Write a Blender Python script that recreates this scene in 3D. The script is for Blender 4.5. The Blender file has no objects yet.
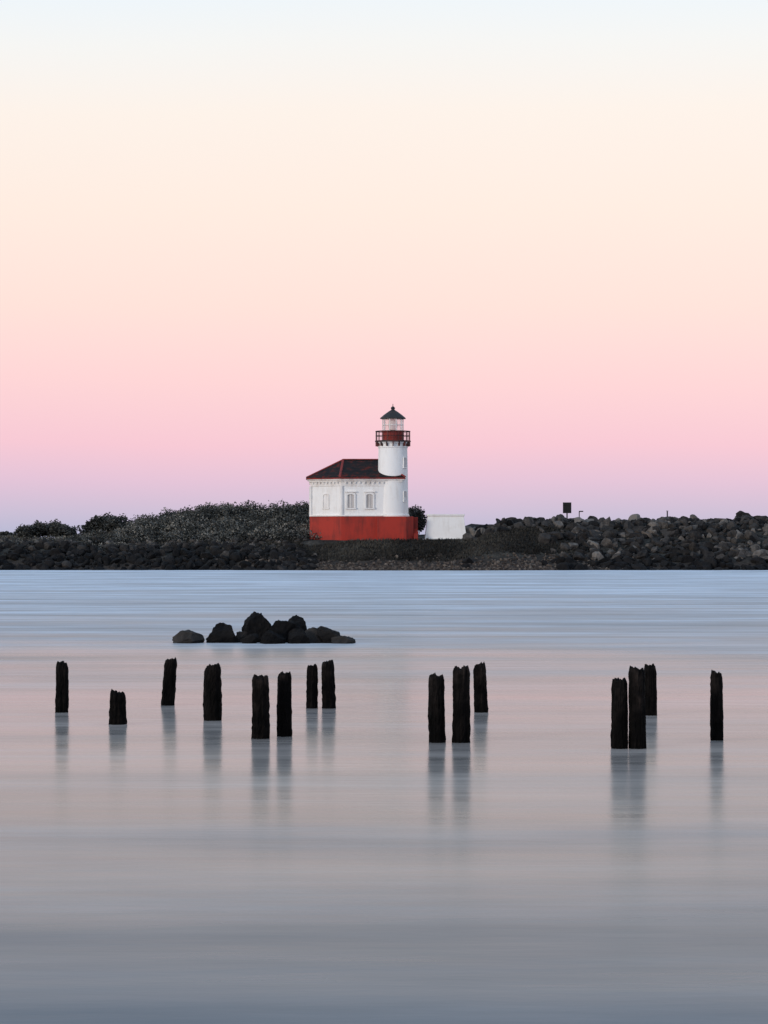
import bpy, bmesh, math, random
import numpy as np
from mathutils import Vector, Matrix, noise
random.seed(7); rng=np.random.default_rng(7)
S=bpy.context.scene
S.view_settings.view_transform='Standard'; S.view_settings.look='None'; S.view_settings.exposure=0

def lin(r,g,b):
    f=lambda c:(c/255/12.92) if c/255<=0.04045 else ((c/255+0.055)/1.055)**2.4
    return (f(r),f(g),f(b),1)

# ---------------------------------------------------------------- helpers
def link(o,parent=None):
    S.collection.objects.link(o)
    if parent: o.parent=parent
    return o
def empty(name,loc=(0,0,0)):
    e=bpy.data.objects.new(name,None); e.empty_display_size=.5; e.location=loc; return link(e)
def mesh_obj(name,v,f,mat,parent=None,tone=None,smooth=False):
    me=bpy.data.meshes.new(name)
    v=np.asarray(v,dtype=np.float32)
    if isinstance(f,np.ndarray):
        n,k=f.shape
        me.vertices.add(len(v)); me.vertices.foreach_set('co',v.ravel())
        me.loops.add(n*k); me.loops.foreach_set('vertex_index',f.astype(np.int32).ravel())
        me.polygons.add(n); me.polygons.foreach_set('loop_start',np.arange(0,n*k,k,dtype=np.int32))
        me.polygons.foreach_set('loop_total',np.full(n,k,dtype=np.int32))
        me.update(calc_edges=True)
    else:
        me.from_pydata([tuple(map(float,p)) for p in v],[],f)
    me.validate()
    if tone is not None:
        a=me.attributes.new('tone','FLOAT','POINT'); a.data.foreach_set('value',np.asarray(tone,dtype=np.float32))
    me.polygons.foreach_set('use_smooth',[smooth]*len(me.polygons))
    me.materials.append(mat); me.update()
    return link(bpy.data.objects.new(name,me),parent)
def prism(name,pts,z0,z1,mat,parent,top_pts=None,bevel=0):
    n=len(pts); tp=top_pts or pts
    v=[(x,y,z0) for x,y in pts]+[(x,y,z1) for x,y in tp]
    f=[list(range(n))[::-1],list(range(n,2*n))]+[[i,(i+1)%n,n+(i+1)%n,n+i] for i in range(n)]
    o=mesh_obj(name,v,f,mat,parent)
    if bevel:
        m=o.modifiers.new('b','BEVEL'); m.width=bevel; m.segments=2; m.limit_method='ANGLE'
    return o
def offset(pts,d):
    n=len(pts); out=[]
    for i in range(n):
        p0,p1,p2=Vector(pts[i-1]),Vector(pts[i]),Vector(pts[(i+1)%n])
        e1=(p1-p0).normalized(); e2=(p2-p1).normalized()
        n1=Vector((e1.y,-e1.x)); n2=Vector((e2.y,-e2.x))
        b=(n1+n2); b=b/(b.length_squared/2)
        out.append(tuple(p1+b*d))
    return out
def lathe(name,prof,mat,parent,c=(0,0),seg=48,smooth=True):
    v=[];f=[]
    for r,z in prof:
        for i in range(seg):
            a=2*math.pi*i/seg; v.append((c[0]+r*math.cos(a),c[1]+r*math.sin(a),z))
    for j in range(len(prof)-1):
        for i in range(seg):
            k=(i+1)%seg; f.append([j*seg+i,j*seg+k,(j+1)*seg+k,(j+1)*seg+i])
    f.append(list(range(seg))[::-1]); f.append([ (len(prof)-1)*seg+i for i in range(seg)])
    o=mesh_obj(name,v,f,mat,parent,smooth=smooth)
    if smooth:
        m=o.modifiers.new('es','EDGE_SPLIT'); m.split_angle=math.radians(35)
    return o
def box(name,c,s,mat,parent,rotz=0,bevel=0):
    hx,hy,hz=[q/2 for q in s]
    R=Matrix.Rotation(rotz,3,'Z'); v=[]
    for z in(-hz,hz):
        for x,y in((-hx,-hy),(hx,-hy),(hx,hy),(-hx,hy)):
            v.append(tuple(R@Vector((x,y,z))+Vector(c)))
    f=[[3,2,1,0],[4,5,6,7],[0,1,5,4],[1,2,6,5],[2,3,7,6],[3,0,4,7]]
    o=mesh_obj(name,v,f,mat,parent)
    if bevel:
        m=o.modifiers.new('b','BEVEL'); m.width=bevel; m.segments=2
    return o
def fbm(x,y,s,o=4,seed=0.0):
    return noise.fractal(Vector((x*s+seed,y*s-seed,seed)),1.0,2.0,o)

# ---------------------------------------------------------------- materials
def new_mat(name):
    m=bpy.data.materials.new(name); m.use_nodes=True
    nt=m.node_tree; b=nt.nodes['Principled BSDF']; return m,nt,b
def N(nt,t,**k):
    n=nt.nodes.new(t)
    for a,v in k.items(): setattr(n,a,v)
    return n
def ramp(nt,stops,src=None,interp='LINEAR'):
    r=N(nt,'ShaderNodeValToRGB'); cr=r.color_ramp; cr.interpolation=interp
    while len(cr.elements)<len(stops): cr.elements.new(0.5)
    for e,(p,c) in zip(cr.elements,stops):
        e.position=p; e.color=c if len(c)==4 else (*c,1)
    if src is not None: nt.links.new(src,r.inputs[0])
    return r
def noise_n(nt,scale,vec=None,detail=6,rough=.6,mapscale=None):
    t=N(nt,'ShaderNodeTexNoise'); t.inputs['Scale'].default_value=scale
    t.inputs['Detail'].default_value=detail; t.inputs['Roughness'].default_value=rough
    g=N(nt,'ShaderNodeNewGeometry')
    src=g.outputs['Position'] if vec is None else vec
    if mapscale:
        mp=N(nt,'ShaderNodeMapping'); mp.inputs['Scale'].default_value=mapscale
        nt.links.new(src,mp.inputs[0]); src=mp.outputs[0]
    nt.links.new(src,t.inputs['Vector']); return t
def bump(nt,b,h,strength,dist):
    n=N(nt,'ShaderNodeBump'); n.inputs['Strength'].default_value=strength; n.inputs['Distance'].default_value=dist
    nt.links.new(h,n.inputs['Height']); nt.links.new(n.outputs[0],b.inputs['Normal']); return n
def mixc(nt,f,a,b,mode='MIX'):
    m=N(nt,'ShaderNodeMix',data_type='RGBA',blend_type=mode)
    for s,v in((0,f),(6,a),(7,b)):
        if hasattr(v,'is_output'): nt.links.new(v,m.inputs[s])
        else: m.inputs[s].default_value=v
    return m.outputs[2]
def tone_mat(name,stops,nscale,rough=.9,bs=.5,bd=.05,amt=.45,spec=.3):
    m,nt,b=new_mat(name)
    a=N(nt,'ShaderNodeAttribute',attribute_name='tone')
    t=noise_n(nt,nscale)
    ma=N(nt,'ShaderNodeMath',operation='MULTIPLY_ADD'); ma.inputs[1].default_value=amt; ma.inputs[2].default_value=-amt/2
    nt.links.new(t.outputs[0],ma.inputs[0])
    ad=N(nt,'ShaderNodeMath',operation='ADD'); nt.links.new(ma.outputs[0],ad.inputs[0]); nt.links.new(a.outputs['Fac'],ad.inputs[1])
    r=ramp(nt,stops,ad.outputs[0]); nt.links.new(r.outputs[0],b.inputs['Base Color'])
    b.inputs['Roughness'].default_value=rough; b.inputs['Specular IOR Level'].default_value=spec
    bump(nt,b,t.outputs[0],bs,bd); return m
M_rock=tone_mat('riprap_stone',[(0,(.004,.004,.0045)),(.35,(.016,.015,.0148)),(.7,(.054,.049,.045)),(1,(.16,.145,.13))],2.2,.9,.7,.2,.7,.15)
M_cob=tone_mat('brown_beach_cobble',[(0,(.012,.010,.009)),(.4,(.05,.040,.034)),(.75,(.12,.097,.080)),(1,(.22,.19,.16))],2.2,.9,.5,.1,.6,.15)
M_leaf=tone_mat('shrub_leaves',[(0,(.012,.013,.013)),(.4,(.047,.050,.046)),(.75,(.13,.13,.118)),(1,(.24,.23,.20))],.8,.85,.1,.02,.7,.15)
M_grass=tone_mat('dune_grass',[(0,(.012,.012,.011)),(.5,(.055,.052,.046)),(1,(.17,.16,.13))],.5,.9,.1,.02,.5,.1)
def make_wood():
    m,nt,b=new_mat('weathered_wet_wood')
    t=noise_n(nt,14,mapscale=(1,1,.12)); t2=noise_n(nt,5)
    r=ramp(nt,[(.3,(.0015,.0014,.0015)),(.6,(.006,.005,.0048)),(.85,(.034,.027,.024))],t.outputs[0])
    r2=ramp(nt,[(.45,(.4,.4,.4)),(.7,(1.6,1.5,1.4))],t2.outputs[0])
    g=N(nt,'ShaderNodeNewGeometry'); sp=N(nt,'ShaderNodeSeparateXYZ'); nt.links.new(g.outputs['Position'],sp.inputs[0])
    mr=N(nt,'ShaderNodeMapRange'); mr.inputs[1].default_value=.35; mr.inputs[2].default_value=1.1; mr.inputs[3].default_value=.8; mr.inputs[4].default_value=3.0
    nt.links.new(sp.outputs[2],mr.inputs[0])   # wood colour gets lighter towards the top
    c=mixc(nt,1.0,r.outputs[0],r2.outputs[0],'MULTIPLY')
    vm=N(nt,'ShaderNodeVectorMath',operation='SCALE'); nt.links.new(c,vm.inputs[0]); nt.links.new(mr.outputs[0],vm.inputs['Scale'])
    nt.links.new(vm.outputs[0],b.inputs['Base Color'])
    b.inputs['Roughness'].default_value=.85; b.inputs['Specular IOR Level'].default_value=.08
    bump(nt,b,t.outputs[0],.8,.03); return m
M_wood=make_wood()
def paint(name,base,dirt,streak=.5,rough=.6,lo=.5,hi=.8):
    m,nt,b=new_mat(name)
    t=noise_n(nt,1.6,mapscale=(1.6,1.6,.22),detail=8,rough=.7)
    t2=noise_n(nt,.5,detail=3)
    mu=N(nt,'ShaderNodeMath',operation='MULTIPLY'); nt.links.new(t.outputs[0],mu.inputs[0]); nt.links.new(t2.outputs[0],mu.inputs[1])
    r=ramp(nt,[(lo*.5,(0,0,0)),(hi*.5,(streak,streak,streak))],mu.outputs[0])
    nt.links.new(mixc(nt,r.outputs[0],(*base,1),(*dirt,1)),b.inputs['Base Color'])
    b.inputs['Roughness'].default_value=rough
    bump(nt,b,t.outputs[0],.15,.02); return m
M_white=paint('white_stucco',(.82,.81,.79),(.56,.51,.46),.5,.7,.5,.85)
M_trim=paint('white_trim',(.80,.78,.755),(.50,.44,.39),.6)
M_red=paint('red_painted_masonry',(.36,.022,.010),(.13,.012,.008),.8,.75,.4,.75)
M_redtrim=paint('red_eave_paint',(.26,.022,.014),(.08,.012,.010),.8,.75,.4,.75)
M_pane=paint('window_blind_panel',(.50,.47,.45),(.28,.26,.25),.6)
M_iron=paint('rusty_black_iron',(.016,.012,.012),(.16,.030,.020),.9,.6,.36,.68)
M_dark=paint('dark_weathered_metal',(.005,.005,.006),(.012,.011,.010),.6,.9)
M_cap=paint('dark_lantern_roof_metal',(.018,.017,.018),(.05,.025,.02),.6,.7)
def make_roof():
    m,nt,b=new_mat('dark_shingles')
    t=noise_n(nt,1.6,mapscale=(1,1,.8),detail=8)
    w=N(nt,'ShaderNodeTexWave',wave_type='BANDS',bands_direction='Z'); w.inputs['Scale'].default_value=1.8; w.inputs['Distortion'].default_value=.6
    g=N(nt,'ShaderNodeNewGeometry'); nt.links.new(g.outputs['Position'],w.inputs['Vector'])
    r=ramp(nt,[(.40,(.014,.014,.016)),(.54,(.028,.019,.019)),(.68,(.13,.020,.014))],t.outputs[0])
    r2=ramp(nt,[(0,(.55,.55,.55)),(.5,(1,1,1))],w.outputs[0])
    nt.links.new(mixc(nt,1.0,r.outputs[0],r2.outputs[0],'MULTIPLY'),b.inputs['Base Color'])
    b.inputs['Roughness'].default_value=.9; b.inputs['Specular IOR Level'].default_value=.15; return m
M_roof=make_roof()
def make_glass():
    m,nt,b=new_mat('lantern_glass')
    tr=N(nt,'ShaderNodeBsdfTransparent'); tr.inputs[0].default_value=(.9,.92,.92,1)
    gl=N(nt,'ShaderNodeBsdfGlossy'); gl.inputs['Roughness'].default_value=.05
    mx=N(nt,'ShaderNodeMixShader'); mx.inputs[0].default_value=.3
    nt.links.new(tr.outputs[0],mx.inputs[1]); nt.links.new(gl.outputs[0],mx.inputs[2])
    nt.links.new(mx.outputs[0],nt.nodes['Material Output'].inputs[0]); return m
M_glass=make_glass()
def make_ground():
    m,nt,b=new_mat('shore_ground')
    t=noise_n(nt,.35,detail=10,rough=.7); t2=noise_n(nt,2.5,detail=8,rough=.7)
    veg=ramp(nt,[(.3,(.012,.012,.011)),(.5,(.032,.031,.028)),(.7,(.10,.094,.08))],t.outputs[0])
    rk=ramp(nt,[(.3,(.020,.017,.015)),(.6,(.065,.054,.047)),(.8,(.13,.11,.095))],t2.outputs[0])
    g=N(nt,'ShaderNodeNewGeometry'); sp=N(nt,'ShaderNodeSeparateXYZ'); nt.links.new(g.outputs['Position'],sp.inputs[0])
    mr=N(nt,'ShaderNodeMapRange'); mr.inputs[1].default_value=.5; mr.inputs[2].default_value=1.4; nt.links.new(sp.outputs[2],mr.inputs[0])
    nt.links.new(mixc(nt,mr.outputs[0],rk.outputs[0],veg.outputs[0]),b.inputs['Base Color'])
    b.inputs['Roughness'].default_value=.95; b.inputs['Specular IOR Level'].default_value=.1
    bump(nt,b,t2.outputs[0],.8,.3); return m
M_ground=make_ground()

# water ---------------------------------------------------------------
def make_water():
    m,nt,b=new_mat('river_water')
    L=nt.links.new
    def MA(op,a,b_,c=None,clamp=False):
        n=N(nt,'ShaderNodeMath',operation=op,use_clamp=clamp)
        for i,v in enumerate((a,b_,c)):
            if v is None: continue
            if hasattr(v,'is_output'): L(v,n.inputs[i])
            else: n.inputs[i].default_value=v
        return n.outputs[0]
    g=N(nt,'ShaderNodeNewGeometry'); sp=N(nt,'ShaderNodeSeparateXYZ'); L(g.outputs['Position'],sp.inputs[0])
    wn=noise_n(nt,1,detail=4,mapscale=(.05,.09,1))
    yw=MA('MULTIPLY',sp.outputs[1],MA('MULTIPLY_ADD',wn.outputs[0],1.0,.5))
    mr=N(nt,'ShaderNodeMapRange'); mr.inputs[1].default_value=0; mr.inputs[2].default_value=160; L(yw,mr.inputs[0])
    yy=mr.outputs[0]
    rr=ramp(nt,[(0,(.44,)*3),(.085,(.36,)*3),(.15,(.20,)*3),(.28,(.165,)*3),(.40,(.27,)*3),(.55,(.36,)*3),(1,(.42,)*3)],yy)
    st=noise_n(nt,1,detail=6,rough=.65,mapscale=(.045,.26,1))
    L(MA('MULTIPLY',rr.outputs[0],MA('MULTIPLY_ADD',st.outputs[0],1.1,.45)),b.inputs['Roughness'])
    st2=noise_n(nt,1,detail=4,mapscale=(.06,.5,1))
    bc=ramp(nt,[(.3,(.030,.032,.034)),(.7,(.06,.062,.063))],st2.outputs[0])
    near=ramp(nt,[(.07,(0,0,0)),(.15,(1,1,1))],yy,'EASE')
    L(mixc(nt,near.outputs[0],(.025,.075,.110,1),bc.outputs[0]),b.inputs['Base Color'])
    b.inputs['IOR'].default_value=1.333
    h=noise_n(nt,1,detail=5,rough=.6,mapscale=(.5,1.7,1))
    hs=ramp(nt,[(.1,(.15,)*3),(.3,(.14,)*3),(.45,(.45,)*3),(1,(.8,)*3)],yy)
    bn=bump(nt,b,h.outputs[0],.3,.04); L(hs.outputs[0],bn.inputs['Strength'])
    # pale veil of silt and time-smeared whitecaps, with reflected sky brightness painted in: strongest in the choppy channel
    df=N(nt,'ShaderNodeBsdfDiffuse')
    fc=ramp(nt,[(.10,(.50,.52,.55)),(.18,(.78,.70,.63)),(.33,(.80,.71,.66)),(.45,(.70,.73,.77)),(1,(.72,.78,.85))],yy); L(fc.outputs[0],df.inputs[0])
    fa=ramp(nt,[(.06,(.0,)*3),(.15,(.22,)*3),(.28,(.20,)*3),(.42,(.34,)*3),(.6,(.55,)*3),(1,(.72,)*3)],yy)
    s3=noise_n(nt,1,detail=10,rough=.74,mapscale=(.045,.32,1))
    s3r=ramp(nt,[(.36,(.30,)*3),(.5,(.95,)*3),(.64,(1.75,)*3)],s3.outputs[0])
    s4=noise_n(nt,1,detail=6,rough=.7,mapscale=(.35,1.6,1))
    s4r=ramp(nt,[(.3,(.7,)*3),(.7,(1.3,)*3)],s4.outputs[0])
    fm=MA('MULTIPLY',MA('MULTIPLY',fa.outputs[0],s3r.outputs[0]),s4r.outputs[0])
    # wash lapping round the boulders
    dx=MA('MULTIPLY',MA('SUBTRACT',sp.outputs[0],-3.2),.26); dy=MA('MULTIPLY',MA('SUBTRACT',sp.outputs[1],68.2),.36)
    r2=MA('ADD',MA('MULTIPLY',dx,dx),MA('MULTIPLY',dy,dy))
    ws=MA('MULTIPLY',MA('SUBTRACT',1.0,r2,clamp=True),MA('MULTIPLY',s4.outputs[0],.6))
    # paler veil towards the far shore
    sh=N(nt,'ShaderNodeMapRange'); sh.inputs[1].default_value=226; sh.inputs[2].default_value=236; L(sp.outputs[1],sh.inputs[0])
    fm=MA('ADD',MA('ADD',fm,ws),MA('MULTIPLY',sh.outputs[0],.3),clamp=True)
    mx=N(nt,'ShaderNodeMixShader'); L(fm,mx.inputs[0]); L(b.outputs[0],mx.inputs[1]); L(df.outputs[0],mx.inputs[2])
    L(mx.outputs[0],nt.nodes['Material Output'].inputs[0])
    return m
M_water=make_water()
w=20000
mesh_obj('water',[(-w,-300,0),(w,-300,0),(w,w,0),(-w,w,0)],[[0,1,2,3]],M_water)

# ---------------------------------------------------------------- terrain
def shore(x):
    s=237+1.0*fbm(x,0,.05,3,3.1)
    s-=3.4*math.exp(-((x-4)/14)**2)
    return s
CX=[-220,-86,-42.4,-34,-28.6,-24.2,-20.3,-9.3,-6,2.9,5,9.5,12.8,42,100,220]
CZ=[2.9,3.0,3.0,3.2,3.8,4.9,5.7,5.9,4.8,3.4,3.6,4.6,4.75,4.9,4.9,4.9]
def H(x,y):
    t=y-shore(x); cz=float(np.interp(x,CX,CZ))
    left=np.interp(t,[-6,-2,0,2,6.5,12,24,36,60,95],[-2.5,-.6,0,.9,2.2,2.8,cz,cz-.3,2,-1.5])
    mid =np.interp(t,[-6,-2,0,5,8.5,10.5,13,24,36,60,95],[-2.5,-.5,0,.55,2.0,2.95,3.0,max(cz,3),cz-.3,2,-1.5])
    right=np.interp(t,[-6,-2,0,5,14,20,36,60,95],[-2.5,-.7,0,1.6,cz,cz,cz-.5,2,-1.5])
    a=min(max((x+11)/4,0),1); a=a*a*(3-2*a)
    b=min(max((x-9)/4,0),1); b=b*b*(3-2*b)
    z=left*(1-a)+mid*a; z=z*(1-b)+right*b
    if t>0: z=max(z, 2.9*math.exp(-((x-12.5)/6.0)**2)*math.exp(-((t-8)/4.2)**2))
    n=fbm(x,y,.12,5,9.0)*.45+fbm(x,y,.6,3,4.0)*.12
    k=min(max(t/3,0),1)
    pad=1.0
    if -11<x<10 and 9<t<22: pad=.12
    return z+n*k*pad
xs=np.arange(-220,220.1,.7); ys=np.arange(228,340,.7)
V=[(x,y,H(x,y)) for y in ys for x in xs]
nx=len(xs); ny=len(ys)
idx=np.arange(nx*ny).reshape(ny,nx)
F=np.stack([idx[:-1,:-1],idx[:-1,1:],idx[1:,1:],idx[1:,:-1]],-1).reshape(-1,4)
mesh_obj('river_bank_ground',V,F,M_ground,smooth=True)

# ---------------------------------------------------------------- rocks
def rock_proto(seed,sub=3):
    r=random.Random(seed)
    bm=bmesh.new(); bmesh.ops.create_icosphere(bm,subdivisions=sub,radius=1)
    pl=[]
    for _ in range(10):
        n=Vector((r.gauss(0,1),r.gauss(0,1),r.gauss(0,1))).normalized(); pl.append((n,r.uniform(.5,.85)))
    for v in bm.verts:
        for n,d in pl:
            k=v.co.dot(n)-d
            if k>0: v.co-=n*k
        v.co*=1+.12*noise.noise(v.co*2.3+Vector((seed,0,0)))+.06*noise.noise(v.co*6+Vector((0,seed,0)))
    v=np.array([p.co[:] for p in bm.verts]); f=np.array([[q.index for q in p.verts] for p in bm.faces]); bm.free()
    return v,f
PR=[rock_proto(i) for i in range(14)]; PRL=[rock_proto(i+50,2) for i in range(10)]
def rotm():
    q=Vector((random.gauss(0,1),random.gauss(0,1),random.gauss(0,1))).normalized()
    return np.array(Matrix.Rotation(random.uniform(0,6.28),3,q))
class Acc:
    def __init__(s): s.v=[];s.f=[];s.t=[];s.n=0
    def add(s,v,f,t):
        s.v.append(v); s.f.append(f+s.n); s.t.append(np.full(len(v),t) if np.isscalar(t) else t); s.n+=len(v)
    def build(s,name,mat,parent=None,smooth=False):
        return mesh_obj(name,np.concatenate(s.v),np.concatenate(s.f),mat,parent,np.concatenate(s.t),smooth)
def put_rock(A,x,y,z,sz,tone,low=False,flat=1):
    v,f=random.choice(PRL if low else PR)
    sc=np.array([sz*random.uniform(.7,1.4),sz*random.uniform(.7,1.3),sz*random.uniform(.5,.95)*flat])
    v=(v*sc)@rotm().T
    A.add(v+np.array([x,y,z]),f,tone)
# right breakwater
A=Acc()
for i in range(3400):
    x=random.uniform(8,80); t=random.uniform(-.5,18)
    y=shore(x)+t
    hump=math.exp(-((x-12.5)/6.0)**2)
    if t<11.5 and random.random()<hump*1.3: continue
    z=H(x,y); s=random.choice([.28,.36,.45,.6,.78])*random.uniform(.8,1.2)
    tn=random.gauss(.42,.18)+(.02*z)+.25*fbm(x,y,.12,2,5.0)
    if random.random()<.14: tn+=.32
    if z<.9: tn=random.uniform(.05,.3)
    put_rock(A,x,y,z+random.uniform(-.1,.15)*s,s,tn,s<.4)
for i in range(500):   # crest stones
    x=random.uniform(9.5,80); y=shore(x)+random.uniform(13,16); put_rock(A,x,y,H(x,y)+.05,random.uniform(.2,.5),random.gauss(.34,.15),True)
A.build('stone_breakwater',M_rock)
A=Acc()
for i in range(2000):
    x=random.uniform(-80,-7); t=random.uniform(-.6,7.5); y=shore(x)+t; z=H(x,y)
    tn=random.gauss(.18,.13)+(.18 if t>5.5 else 0)
    if random.random()<.08: tn+=.3
    put_rock(A,x,y,z,random.choice([.25,.35,.5,.65])*random.uniform(.8,1.2),tn,True)
for i in range(520):   # scattered stones among the scrub
    x=random.uniform(-60,-8); t=random.uniform(7.5,14); y=shore(x)+t; z=H(x,y)
    put_rock(A,x,y,z+.1,random.uniform(.15,.4),random.gauss(.62,.18),True)
A.build('dark_riprap_bank',M_rock)
A=Acc()
for i in range(4200):
    x=random.uniform(-14,26); t=abs(random.gauss(0,3.4))-.9; y=shore(x)+t; z=H(x,y)
    if z>1.6: continue
    put_rock(A,x,y,z,random.uniform(.07,.24),random.uniform(.2,.8)-(.25 if t<0 else 0),True)
A.build('shore_cobbles',M_cob)

# rock outcrop in the river
A=Acc()
def boulder(x,y,w,h,tone,seed,sk=0):
    v,f=rock_proto(seed,5)
    v=v@np.array(Matrix.Rotation(seed*1.7,3,'Z')).T
    v=v/np.abs(v).max(0)
    nn=np.array([noise.noise(Vector(p)*7+Vector((seed,0,0)))*.05+noise.noise(Vector(p)*16)*.025 for p in v])
    v=v*(1+nn)[:,None]
    v=v*np.array([w/2,w*.42,h*.75])
    v[:,0]+=v[:,2]*sk
    z=v[:,2]+h*.25
    tn=tone+np.clip((z-.12)*.25,-.12,.05)
    v+=np.array([x,y,h*.25]); A.add(v,f,tn)
boulder(-5.72,69.2,.98,.46,.54,101)
boulder(-5.95,69.6,.5,.38,.42,111)
boulder(-4.74,69.5,.95,.58,.04,102)
boulder(-4.15,69.6,.55,.45,.38,103)
boulder(-3.72,69.8,.9,.90,.0,104)
boulder(-3.05,69.5,.95,.84,-.02,105,.1)
boulder(-2.65,69.9,.9,.80,.03,106)
boulder(-3.3,68.9,.9,.45,-.02,107)
boulder(-2.45,68.95,.7,.5,.05,112)
boulder(-2.1,69.3,.7,.46,.46,108)
boulder(-1.6,69.3,.85,.50,.24,109,-.3)
boulder(-1.2,69.0,.75,.30,.52,110)
boulder(-3.9,69.0,.55,.3,.12,113)
A.build('river_boulders',M_rock)

# ---------------------------------------------------------------- shrubs & grass
def leaf_clump(A,c,r,n,tone,size=(.10,.22)):
    th=rng.uniform(0,2*np.pi,n); u=rng.uniform(-.35,1,n)
    rad=rng.uniform(.5,1.05,n)**.6
    d=np.stack([np.sqrt(1-np.clip(u,-1,1)**2)*np.cos(th),np.sqrt(1-np.clip(u,-1,1)**2)*np.sin(th),u],1)
    lump=1+.28*np.sin(d[:,0]*5+c[0]*3)*np.cos(d[:,2]*6+c[1])+.15*np.sin(d[:,1]*9+c[0])
    P=d*(rad*lump)[:,None]*np.array(r)+np.array(c)
    a=rng.normal(size=(n,3)); a/=np.linalg.norm(a,axis=1)[:,None]
    b=np.cross(a,rng.normal(size=(n,3))); b/=np.linalg.norm(b,axis=1)[:,None]
    s=rng.uniform(size[0],size[1],n)[:,None]
    q=np.stack([P-a*s,P-b*s*.55,P+a*s,P+b*s*.55],1).reshape(-1,3)
    f=np.arange(n*4).reshape(n,4)
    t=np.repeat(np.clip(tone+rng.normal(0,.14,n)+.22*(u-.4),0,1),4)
    A.add(q,f,t)
def shrub(name,x,y,w,h,zb=None,tone=.35,n=9,dens=420):
    A=Acc(); z0=H(x,y)-.2 if zb is None else zb
    for k in range(n):
        dx=random.uniform(-.40,.40)*w; dy=random.uniform(-.3,.3)*w*.7
        e=math.sqrt(max(1-(abs(dx)/(w*.5))**2,.05))
        rh=h*random.uniform(.30,.42); rw=w*random.uniform(.13,.20)
        leaf_clump(A,(x+dx,y+dy,z0+max((h*e-rh)*random.uniform(.55,1),rh*.3)),(rw,rw,rh),dens,tone+random.uniform(-.12,.12),(.08,.17))
    for k in range(n):
        a=random.uniform(0,6.28); l=h*.6
        p0=np.array([x+random.uniform(-.1,.1)*w,y,z0]); p1=p0+np.array([math.cos(a)*w*.3,math.sin(a)*w*.2,l])
        A.add(np.array([p0-[.05,0,0],p0+[.05,0,0],p1+[.015,0,0],p1-[.015,0,0]]),np.array([[0,1,2,3]]),.1)
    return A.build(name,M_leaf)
shrub('coastal_shrub',-37.3,262,6.5,2.5,2.8,.38,26)
shrub('coastal_shrub',-30.6,264,6.2,2.9,3.0,.36,24)
shrub('coastal_shrub',-42.8,268,3.0,1.0,3.0,.38,8)
shrub('coastal_shrub',3.4,260,3.2,3.6,3.2,.42,14)
A=Acc()
for i in range(560):
    x=random.uniform(-27.5,-6.5); y=random.uniform(248,266)
    z=H(x,y); r=random.choice([.35,.5,.7,1.0,1.2])
    leaf_clump(A,(x,y,z+r*.2),(r*1.3,r*1.2,r*random.uniform(.6,1.0)),int(170*r),random.gauss(.46,.24),(.06,.16))
for i in range(400):
    x=random.choice([random.uniform(-85,-27),random.uniform(-50,-27)]); y=random.uniform(244,272)
    z=H(x,y); r=random.uniform(.3,.65)
    leaf_clump(A,(x,y,z+r*.15),(r*1.6,r*1.4,r*.7),int(150*r),random.gauss(.48,.22),(.06,.15))
for i in range(85):
    x=random.uniform(-27,-8); y=random.uniform(260,266); r=random.uniform(.35,1.0)
    leaf_clump(A,(x,y,H(x,y)+r*.8),(r*1.2,r,r),int(220*r),random.gauss(.38,.14),(.06,.15))
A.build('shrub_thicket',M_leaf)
A=Acc()
G=26000
gx=np.concatenate([rng.uniform(-85,-8,G//2),rng.uniform(-12,21,G//2)])
for i in range(G):
    x=float(gx[i]); t=random.uniform(5.5,26) if x<-10 else random.uniform(5.2,14)
    if x>9 and random.random()>math.exp(-((x-12.5)/6.5)**2)*1.2: continue
    y=shore(x)+t
    if -8.6<x<9.4 and 244.5<y<256: continue
    z=H(x,y)-.03; hh=random.uniform(.12,.36); tn=min(max(.50+.7*fbm(x,y,.15,2,2.0)+random.gauss(0,.16),0),1)
    if x>-10: tn*=.6
    vs=[];fs=[]
    for k in range(3):
        a=random.uniform(0,6.28); ox,oy=math.cos(a)*.06,math.sin(a)*.06; lx,ly=random.gauss(0,.12),random.gauss(0,.12)
        b=random.uniform(0,.12)
        vs+=[(x-ox+b,y-oy,z),(x+ox+b,y+oy,z),(x+lx+b,y+ly,z+hh)]; fs.append([3*k,3*k+1,3*k+2])
    A.add(np.array(vs),np.array(fs),tn)
A.build('beach_grass',M_grass)

# ---------------------------------------------------------------- lighthouse
LX,LY,LZ=0,250,3.0
LH=empty('lighthouse',(LX,LY,LZ))
body=[(1.7,-3.6),(1.7,3.6),(-4.4,3.6),(-7.65,1.1),(-7.65,-1.1),(-4.4,-3.6)]
def ccw(p):
    a=sum(p[i-1][0]*p[i][1]-p[i][0]*p[i-1][1] for i in range(len(p)))
    return p if a>0 else p[::-1]
body=ccw(body)
prism('red_base',offset(body,.14),-1.0,2.46,M_red,LH,bevel=.03)
prism('base_ledge',offset(body,.20),2.46,2.60,M_trim,LH,bevel=.02)
prism('walls',body,2.60,6.0,M_white,LH)
prism('frieze',offset(body,.07),5.60,6.05,M_trim,LH,bevel=.02)
prism('cornice',offset(body,.22),6.05,6.22,M_trim,LH,bevel=.03)
prism('eave',offset(body,.40),6.22,6.34,M_trim,LH,bevel=.02)
prism('red_gutter',offset(body,.53),6.345,6.46,M_redtrim,LH)
ev=offset(body,.50)
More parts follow.
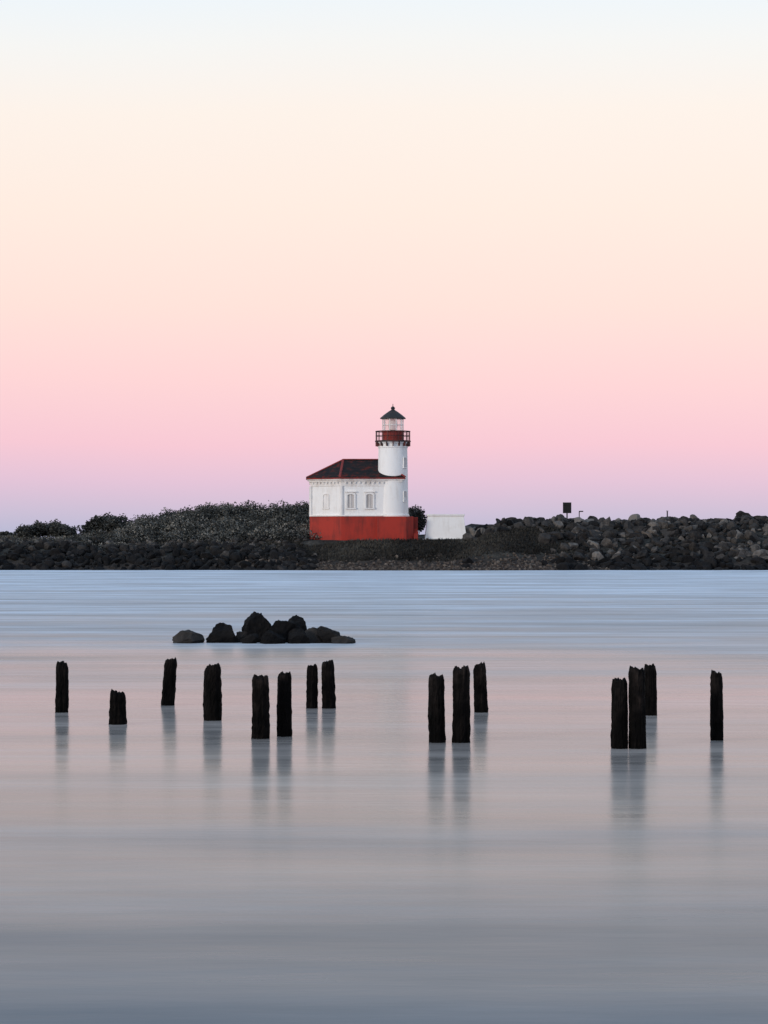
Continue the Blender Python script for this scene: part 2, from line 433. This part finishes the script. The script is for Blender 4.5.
def roof():
    n=len(ev); v=[(x,y,6.465) for x,y in ev]+[(x,y,6.54) for x,y in ev]+[(-4.3,0,8.46),(-.5,0,8.46)]
    L,R=2*n,2*n+1; f=[]
    for i in range(n):
        j=(i+1)%n; f.append([i,j,n+j,n+i])
        la=L if ev[i][0]<-2 else R; lb=L if ev[j][0]<-2 else R
        if la==lb: f.append([n+i,n+j,la])
        else: f.append([n+i,n+j,lb,la])
    f.append(list(range(n))[::-1]); mesh_obj('roof',v,f,M_roof,LH)
    # red hip and ridge caps
    def cap(p,q,wd=.13):
        p=Vector(p);q=Vector(q);d=(q-p).normalized();s=d.cross(Vector((0,0,1))).normalized()*wd;u=Vector((0,0,.06))
        vv=[p-s,p+s,q+s,q-s,p-s*.5+u*1.5,p+s*.5+u*1.5,q+s*.5+u*1.5,q-s*.5+u*1.5]
        mesh_obj('hip_cap',[tuple(a) for a in vv],[[3,2,1,0],[4,5,6,7],[0,1,5,4],[1,2,6,5],[2,3,7,6],[3,0,4,7]],M_redtrim,LH)
    for x,y in ev: cap((x,y,6.53),(-4.3,0,8.46) if x<-2 else (-.5,0,8.46))
    cap((-4.35,0,8.46),(-.45,0,8.46),.16)
roof()
for (x,y) in body:
    if x<1:
        prism('corner_pilaster',[(x+.19*math.cos(a),y+.19*math.sin(a)) for a in [k*math.pi/4 for k in range(8)]],2.60,5.60,M_trim,LH)
ob=offset(body,.14)
for i in range(len(body)):
    a=Vector(ob[i]); b=Vector(ob[(i+1)%len(body)]); L=(b-a).length; n=max(2,int(L/.45))
    for k in range(1,n):
        p=a.lerp(b,k/n); box('cornice_bracket',(p.x,p.y,5.94),(.14,.14,.2),M_trim,LH,math.atan2((b-a).y,(b-a).x))
def arch_pts(w,h,seg=10,rise=.18):
    p=[(-w/2,0),(w/2,0)]
    for k in range(seg+1):
        a=math.pi*k/seg; p.append((w/2*math.cos(a),h-rise*w+rise*w*math.sin(a)))
    return p
def panel(name,o,t,nrm,pts,d0,d1,mat):
    o=Vector(o);t=Vector(t);nrm=Vector(nrm); n=len(pts); v=[]
    for d in (d0,d1):
        for u,z in pts: v.append(tuple(o+t*u+Vector((0,0,z))+nrm*d))
    f=[list(range(n))[::-1],list(range(n,2*n))]+[[i,(i+1)%n,n+(i+1)%n,n+i] for i in range(n)]
    return mesh_obj(name,v,f,mat,LH)
def window(o,t,nrm,w=.68,h=1.35,pr=1.0,pane=None):
    o=Vector(o);t=Vector(t).normalized();nrm=Vector(nrm).normalized()
    outp=arch_pts(w+.34*pr,h+.20*pr); inp=arch_pts(w,h); n=len(inp)
    v=[]
    for d in (-.05,.03+.10*pr):
        for pts in (outp,inp):
            for u,z in pts: v.append(tuple(o+t*u+Vector((0,0,z))+nrm*d))
    f=[]
    for i in range(n):
        j=(i+1)%n
        f.append([2*n+i,2*n+j,3*n+j,3*n+i]); f.append([i,j,2*n+j,2*n+i]); f.append([3*n+i,3*n+j,n+j,n+i])
    mesh_obj('window_surround',v,f,M_trim,LH)
    panel('window_pane',o,t,nrm,arch_pts(w+.002,h),-.02,.012,pane or M_pane)
    panel('window_mullion',o,t,nrm,[(-.03,0),(.03,0),(.03,h-.02),(-.03,h-.02)],.012,.025+.025*pr,M_trim)
    panel('window_sill',o+Vector((0,0,-.14)),t,nrm,[(-w/2-.22*pr,0),(w/2+.22*pr,0),(w/2+.22*pr,.13),(-w/2-.22*pr,.13)],-.05,.04+.16*pr,M_trim)
    if pr==1: panel('window_hood',o+Vector((0,0,h+.205)),t,nrm,[(-w/2-.25,0),(w/2+.25,0),(w/2+.25,.10),(-w/2-.25,.10)],-.05,.22,M_trim)
for wx in (-3.45,-1.5): window((wx,-3.6,3.35),(1,0,0),(0,-1,0),.66,1.4)
for s in (-1,1):   # blind (painted-over) window on the angled walls
    a=Vector((-4.4,s*3.6,0)); b=Vector((-7.65,s*1.1,0)); t=(a-b).normalized() if s<0 else (b-a).normalized()
    nn=Vector((t.y,-t.x,0)) 
    p=a.lerp(b,.5); window((p.x,p.y,3.35),t,nn,.66,1.4,.5,M_trim)
for wx in (-3.45,-1.2): window((wx,3.6,3.35),(-1,0,0),(0,1,0))
# tower
tc=(.93,-2.35)
prism('tower_red_plinth',ccw([(-.7,-4.35),(2.3,-4.35),(3.05,-3.6),(3.05,-.9),(2.2,-.2),(-.7,-.2)]),-1.0,2.44,M_red,LH,bevel=.04)
box('entry_landing',(3.28,-1.9,.72),(.5,1.7,3.3),M_red,LH,bevel=.03)
for k in range(5): box('step',(3.30,-2.9-.28*k,.38-.25*k),(.45,.275,1.6),M_red,LH)
lathe('tower_shaft',[(1.72,2.44),(1.72,2.62),(1.62,2.70),(1.575,5),(1.53,8.2),(1.50,9.55),(1.56,9.62),(1.56,9.74),(1.50,9.80),(1.50,10.0),(1.62,10.1),(1.72,10.2)],M_white,LH,tc,64)
lathe('gallery_deck',[(1.62,10.2),(1.86,10.22),(1.88,10.34),(1.86,10.36),(.4,10.38)],M_iron,LH,tc,48)
for k in range(16):
    a=2*math.pi*k/16; box('gallery_bracket',(tc[0]+1.66*math.cos(a),tc[1]+1.66*math.sin(a),9.98),(.32,.09,.42),M_iron,LH,a)
for k in range(20):
    a=2*math.pi*k/20; box('railing_post',(tc[0]+1.78*math.cos(a),tc[1]+1.78*math.sin(a),10.82),(.05,.05,.96),M_iron,LH,a)
for k in range(40):
    a=2*math.pi*(k+.5)/40; box('railing_bar',(tc[0]+1.78*math.cos(a),tc[1]+1.78*math.sin(a),10.80),(.018,.018,.9),M_iron,LH,a)
def ring(name,r,z,th,mat):
    pr=[(r-th,z-th),(r+th,z-th),(r+th,z+th),(r-th,z+th)]
    v=[];f=[];seg=48
    for rr,zz in pr:
        for i in range(seg):
            a=2*math.pi*i/seg; v.append((tc[0]+rr*math.cos(a),tc[1]+rr*math.sin(a),zz))
    for j in range(4):
        for i in range(seg):
            f.append([j*seg+i,j*seg+(i+1)%seg,((j+1)%4)*seg+(i+1)%seg,((j+1)%4)*seg+i])
    mesh_obj(name,v,f,mat,LH)
ring('railing_top',1.78,11.32,.045,M_dark); ring('railing_mid',1.78,10.85,.03,M_dark)
lathe('lantern_base',[(1.12,10.38),(1.12,11.25),(1.2,11.28),(1.2,11.36),(1.0,11.38)],M_redtrim,LH,tc,10,False)
lathe('lantern_glass',[(1.05,11.38),(1.05,12.62)],M_glass,LH,tc,10,False)
for k in range(10):
    a=2*math.pi*k/10; box('lantern_mullion',(tc[0]+1.08*math.cos(a),tc[1]+1.08*math.sin(a),12.0),(.07,.07,1.25),M_trim,LH,a)
ring('lantern_glazing_bar',1.07,12.0,.025,M_trim)
lathe('lens',[(.1,11.38),(.42,11.5),(.5,12.0),(.42,12.45),(.1,12.55)],M_trim,LH,tc,24)
lathe('lantern_roof',[(1.18,12.60),(1.34,12.62),(1.32,12.74),(.95,13.05),(.5,13.38),(.22,13.55),(.16,13.62),(.24,13.76),(.13,13.90),(.04,13.94),(.03,14.2)],M_cap,LH,tc,10,False)
for ang,z in ((-38,7.6),(-38,4.1),(200,6.0)):
    a=math.radians(ang); r=1.57
    o=(tc[0]+r*math.cos(a),tc[1]+r*math.sin(a),z)
    window(o,(-math.sin(a),math.cos(a),0),(math.cos(a),math.sin(a),0),.42,.95,.4)

# ---------------------------------------------------------------- white battered building beside the lighthouse
UB=empty('white_storage_building',(6.45,249.5,3.0))
def rect(hx,hy): return [(-hx,-hy),(hx,-hy),(hx,hy),(-hx,hy)]
prism('battered_walls',rect(2.3,1.9),-.8,2.5,M_white,UB,rect(1.88,1.45),bevel=.04)
prism('roof_slab',rect(1.98,1.55),2.5,2.70,M_trim,UB,bevel=.03)
prism('footing',rect(2.42,2.02),-1.0,.12,M_trim,UB,bevel=.03)

# navigation board + posts on the breakwater
x,y=19.5,253.0; z=H(x,y)
NB=empty('navigation_sign',(x,y,z))
top=6.95-z
box('post',(0,0,top/2-.3),(.13,.13,top+.3),M_dark,NB)
box('sign_board',(0,-.10,top-.52),(.90,.06,1.15),M_dark,NB,bevel=.01)
box('board_batten',(0,-.15,top-.2),(.8,.04,.08),M_dark,NB); box('board_batten',(0,-.15,top-.8),(.8,.04,.08),M_dark,NB)
zz=H(20.8,253)
NS=empty('marker_post',(20.8,253,zz)); t=6.1-zz
box('post',(0,0,t/2-.2),(.09,.09,t+.3),M_dark,NS); box('cap',(.2,0,t-.05),(.45,.12,.12),M_dark,NS)
zz=H(30.3,254)
NS=empty('marker_post',(30.3,254,zz)); t=6.1-zz
box('post',(0,0,t/2-.2),(.12,.12,t+.3),M_dark,NS); box('cap',(0,0,t),(.2,.2,.07),M_dark,NS)

# ---------------------------------------------------------------- pilings
P=[(-5.616,41.42,.872,.105,0),(-4.337,38.72,.522,.13,0),(-3.927,43.18,.836,.118,.07),(-2.850,39.58,.917,.142,0),
(-1.863,35.98,.939,.129,-.01),(-1.523,36.35,.964,.107,0),(-1.286,42.41,.768,.098,.01),(-.982,42.41,.839,.116,-.03),
(.794,35.27,.995,.119,-.02),(1.143,35.27,1.114,.126,.0),(1.692,41.42,.837,.113,-.03),(3.396,34.25,.995,.115,.0),
(3.656,34.25,1.154,.115,-.015),(4.568,40.71,.857,.103,-.01),(4.988,35.63,1.02,.09,.005)]
for k,(x,y,h,r,lean) in enumerate(P):
    seg=44; rings=40; v=[];f=[]
    tilt=random.uniform(-.03,.03)
    for j in range(rings+1):
        s=j/rings
        for i in range(seg):
            a=2*math.pi*i/seg
            ca,sa=math.cos(a),math.sin(a)
            topn=.045*noise.noise(Vector((ca*1.6+k*7,sa*1.6,k)))+.05*noise.noise(Vector((ca*4+k*3,sa*4,k)))+tilt*ca
            ht=h+topn-.01; z=-1.0+(ht+1.0)*s
            rr=r*(1+.12*noise.noise(Vector((ca*2.2+k*5,sa*2.2,z*.8)))+.12*noise.noise(Vector((ca*6+k,sa*6,z*1.4)))+.10*noise.noise(Vector((ca*4,sa*4,z*9+k)))+.07*noise.noise(Vector((ca*9,sa*9,z*22+k))))
            rr*=1.06-.09*max(z,0)/h
            zc=max(z,0)
            if s>.95: rr*=1-.14*((s-.95)/.05)**2
            v.append((rr*ca+lean*zc,rr*sa,z))
    for j in range(rings):
        for i in range(seg): f.append([j*seg+i,j*seg+(i+1)%seg,(j+1)*seg+(i+1)%seg,(j+1)*seg+i])
    base=rings*seg
    for q,(fr,dz) in enumerate(((.72,.0),(.4,-.03))):
        st=len(v)
        for i in range(seg):
            p=v[base+i]; n=noise.noise(Vector((p[0]*25,p[1]*25,k+q)))*.03
            v.append((lean*h+(p[0]-lean*h)*fr,p[1]*fr,p[2]*.5+(h)*.5+dz+n))
        pb=base if q==0 else st-seg
        for i in range(seg): f.append([pb+i,pb+(i+1)%seg,st+(i+1)%seg,st+i])
    st=len(v)-seg; v.append((lean*h,0,h-.04)); c=len(v)-1
    for i in range(seg): f.append([st+i,st+(i+1)%seg,c])
    o=mesh_obj('wooden_piling',v,f,M_wood,smooth=False); o.location=(x,y,0)
    o.rotation_euler=(random.uniform(-.015,.015),random.uniform(-.008,.008),0)

# ---------------------------------------------------------------- sky + sun
W=bpy.data.worlds.new('sky'); S.world=W; W.use_nodes=True; nt=W.node_tree; nt.nodes.clear()
out=N(nt,'ShaderNodeOutputWorld')
tcn=N(nt,'ShaderNodeTexCoord'); sp=N(nt,'ShaderNodeSeparateXYZ'); nt.links.new(tcn.outputs['Generated'],sp.inputs[0])
nz=N(nt,'ShaderNodeTexNoise'); nz.inputs['Scale'].default_value=2.2; nz.inputs['Detail'].default_value=2
nt.links.new(tcn.outputs['Generated'],nz.inputs['Vector'])
m1=N(nt,'ShaderNodeMath',operation='MULTIPLY_ADD'); m1.inputs[1].default_value=.05; m1.inputs[2].default_value=-.025; nt.links.new(nz.outputs[0],m1.inputs[0])
m2=N(nt,'ShaderNodeMath',operation='MULTIPLY_ADD'); nt.links.new(sp.outputs[2],m2.inputs[0]); m2.inputs[1].default_value=2.0; nt.links.new(m1.outputs[0],m2.inputs[2])
rp=ramp(nt,[(0,lin(182,184,212)),(.018,lin(200,188,214)),(.045,lin(224,191,215)),(.075,lin(243,195,211)),(.13,lin(251,208,211)),
 (.19,lin(252,221,213)),(.27,lin(253,232,220)),(.35,lin(252,239,229)),(.405,lin(245,243,240)),(.45,lin(236,243,248)),(.58,lin(210,226,242)),(.8,lin(182,205,232)),(1,lin(170,195,226))],m2.outputs[0])
b1=N(nt,'ShaderNodeBackground'); nt.links.new(rp.outputs[0],b1.inputs[0]); b1.inputs[1].default_value=.98
sk=N(nt,'ShaderNodeTexSky',sky_type='NISHITA'); sk.sun_disc=False; sk.sun_elevation=math.radians(10); sk.sun_rotation=math.radians(228)
b2=N(nt,'ShaderNodeBackground'); nt.links.new(sk.outputs[0],b2.inputs[0]); b2.inputs[1].default_value=.015
ad=N(nt,'ShaderNodeAddShader'); nt.links.new(b1.outputs[0],ad.inputs[0]); nt.links.new(b2.outputs[0],ad.inputs[1]); nt.links.new(ad.outputs[0],out.inputs[0])
sl=bpy.data.lights.new('sun','SUN'); sl.energy=1.4; sl.angle=math.radians(10); sl.color=(1,.90,.80)
so=bpy.data.objects.new('sun',sl); link(so)
el=math.radians(10); az=math.radians(228)   # behind the camera, to the left
d=Vector((math.sin(az)*math.cos(el),math.cos(az)*math.cos(el),math.sin(el)))
so.rotation_euler=d.to_track_quat('Z','Y').to_euler(); so.location=(0,0,50)

# ---------------------------------------------------------------- camera
cd=bpy.data.cameras.new('camera'); cd.sensor_fit='VERTICAL'; cd.sensor_height=36; cd.lens=36*2375/1024
cd.clip_end=60000; cd.clip_start=.5
co=bpy.data.objects.new('camera',cd); link(co); co.location=(0,0,3); co.rotation_euler=(math.radians(90+.6755),0,0)
S.camera=co
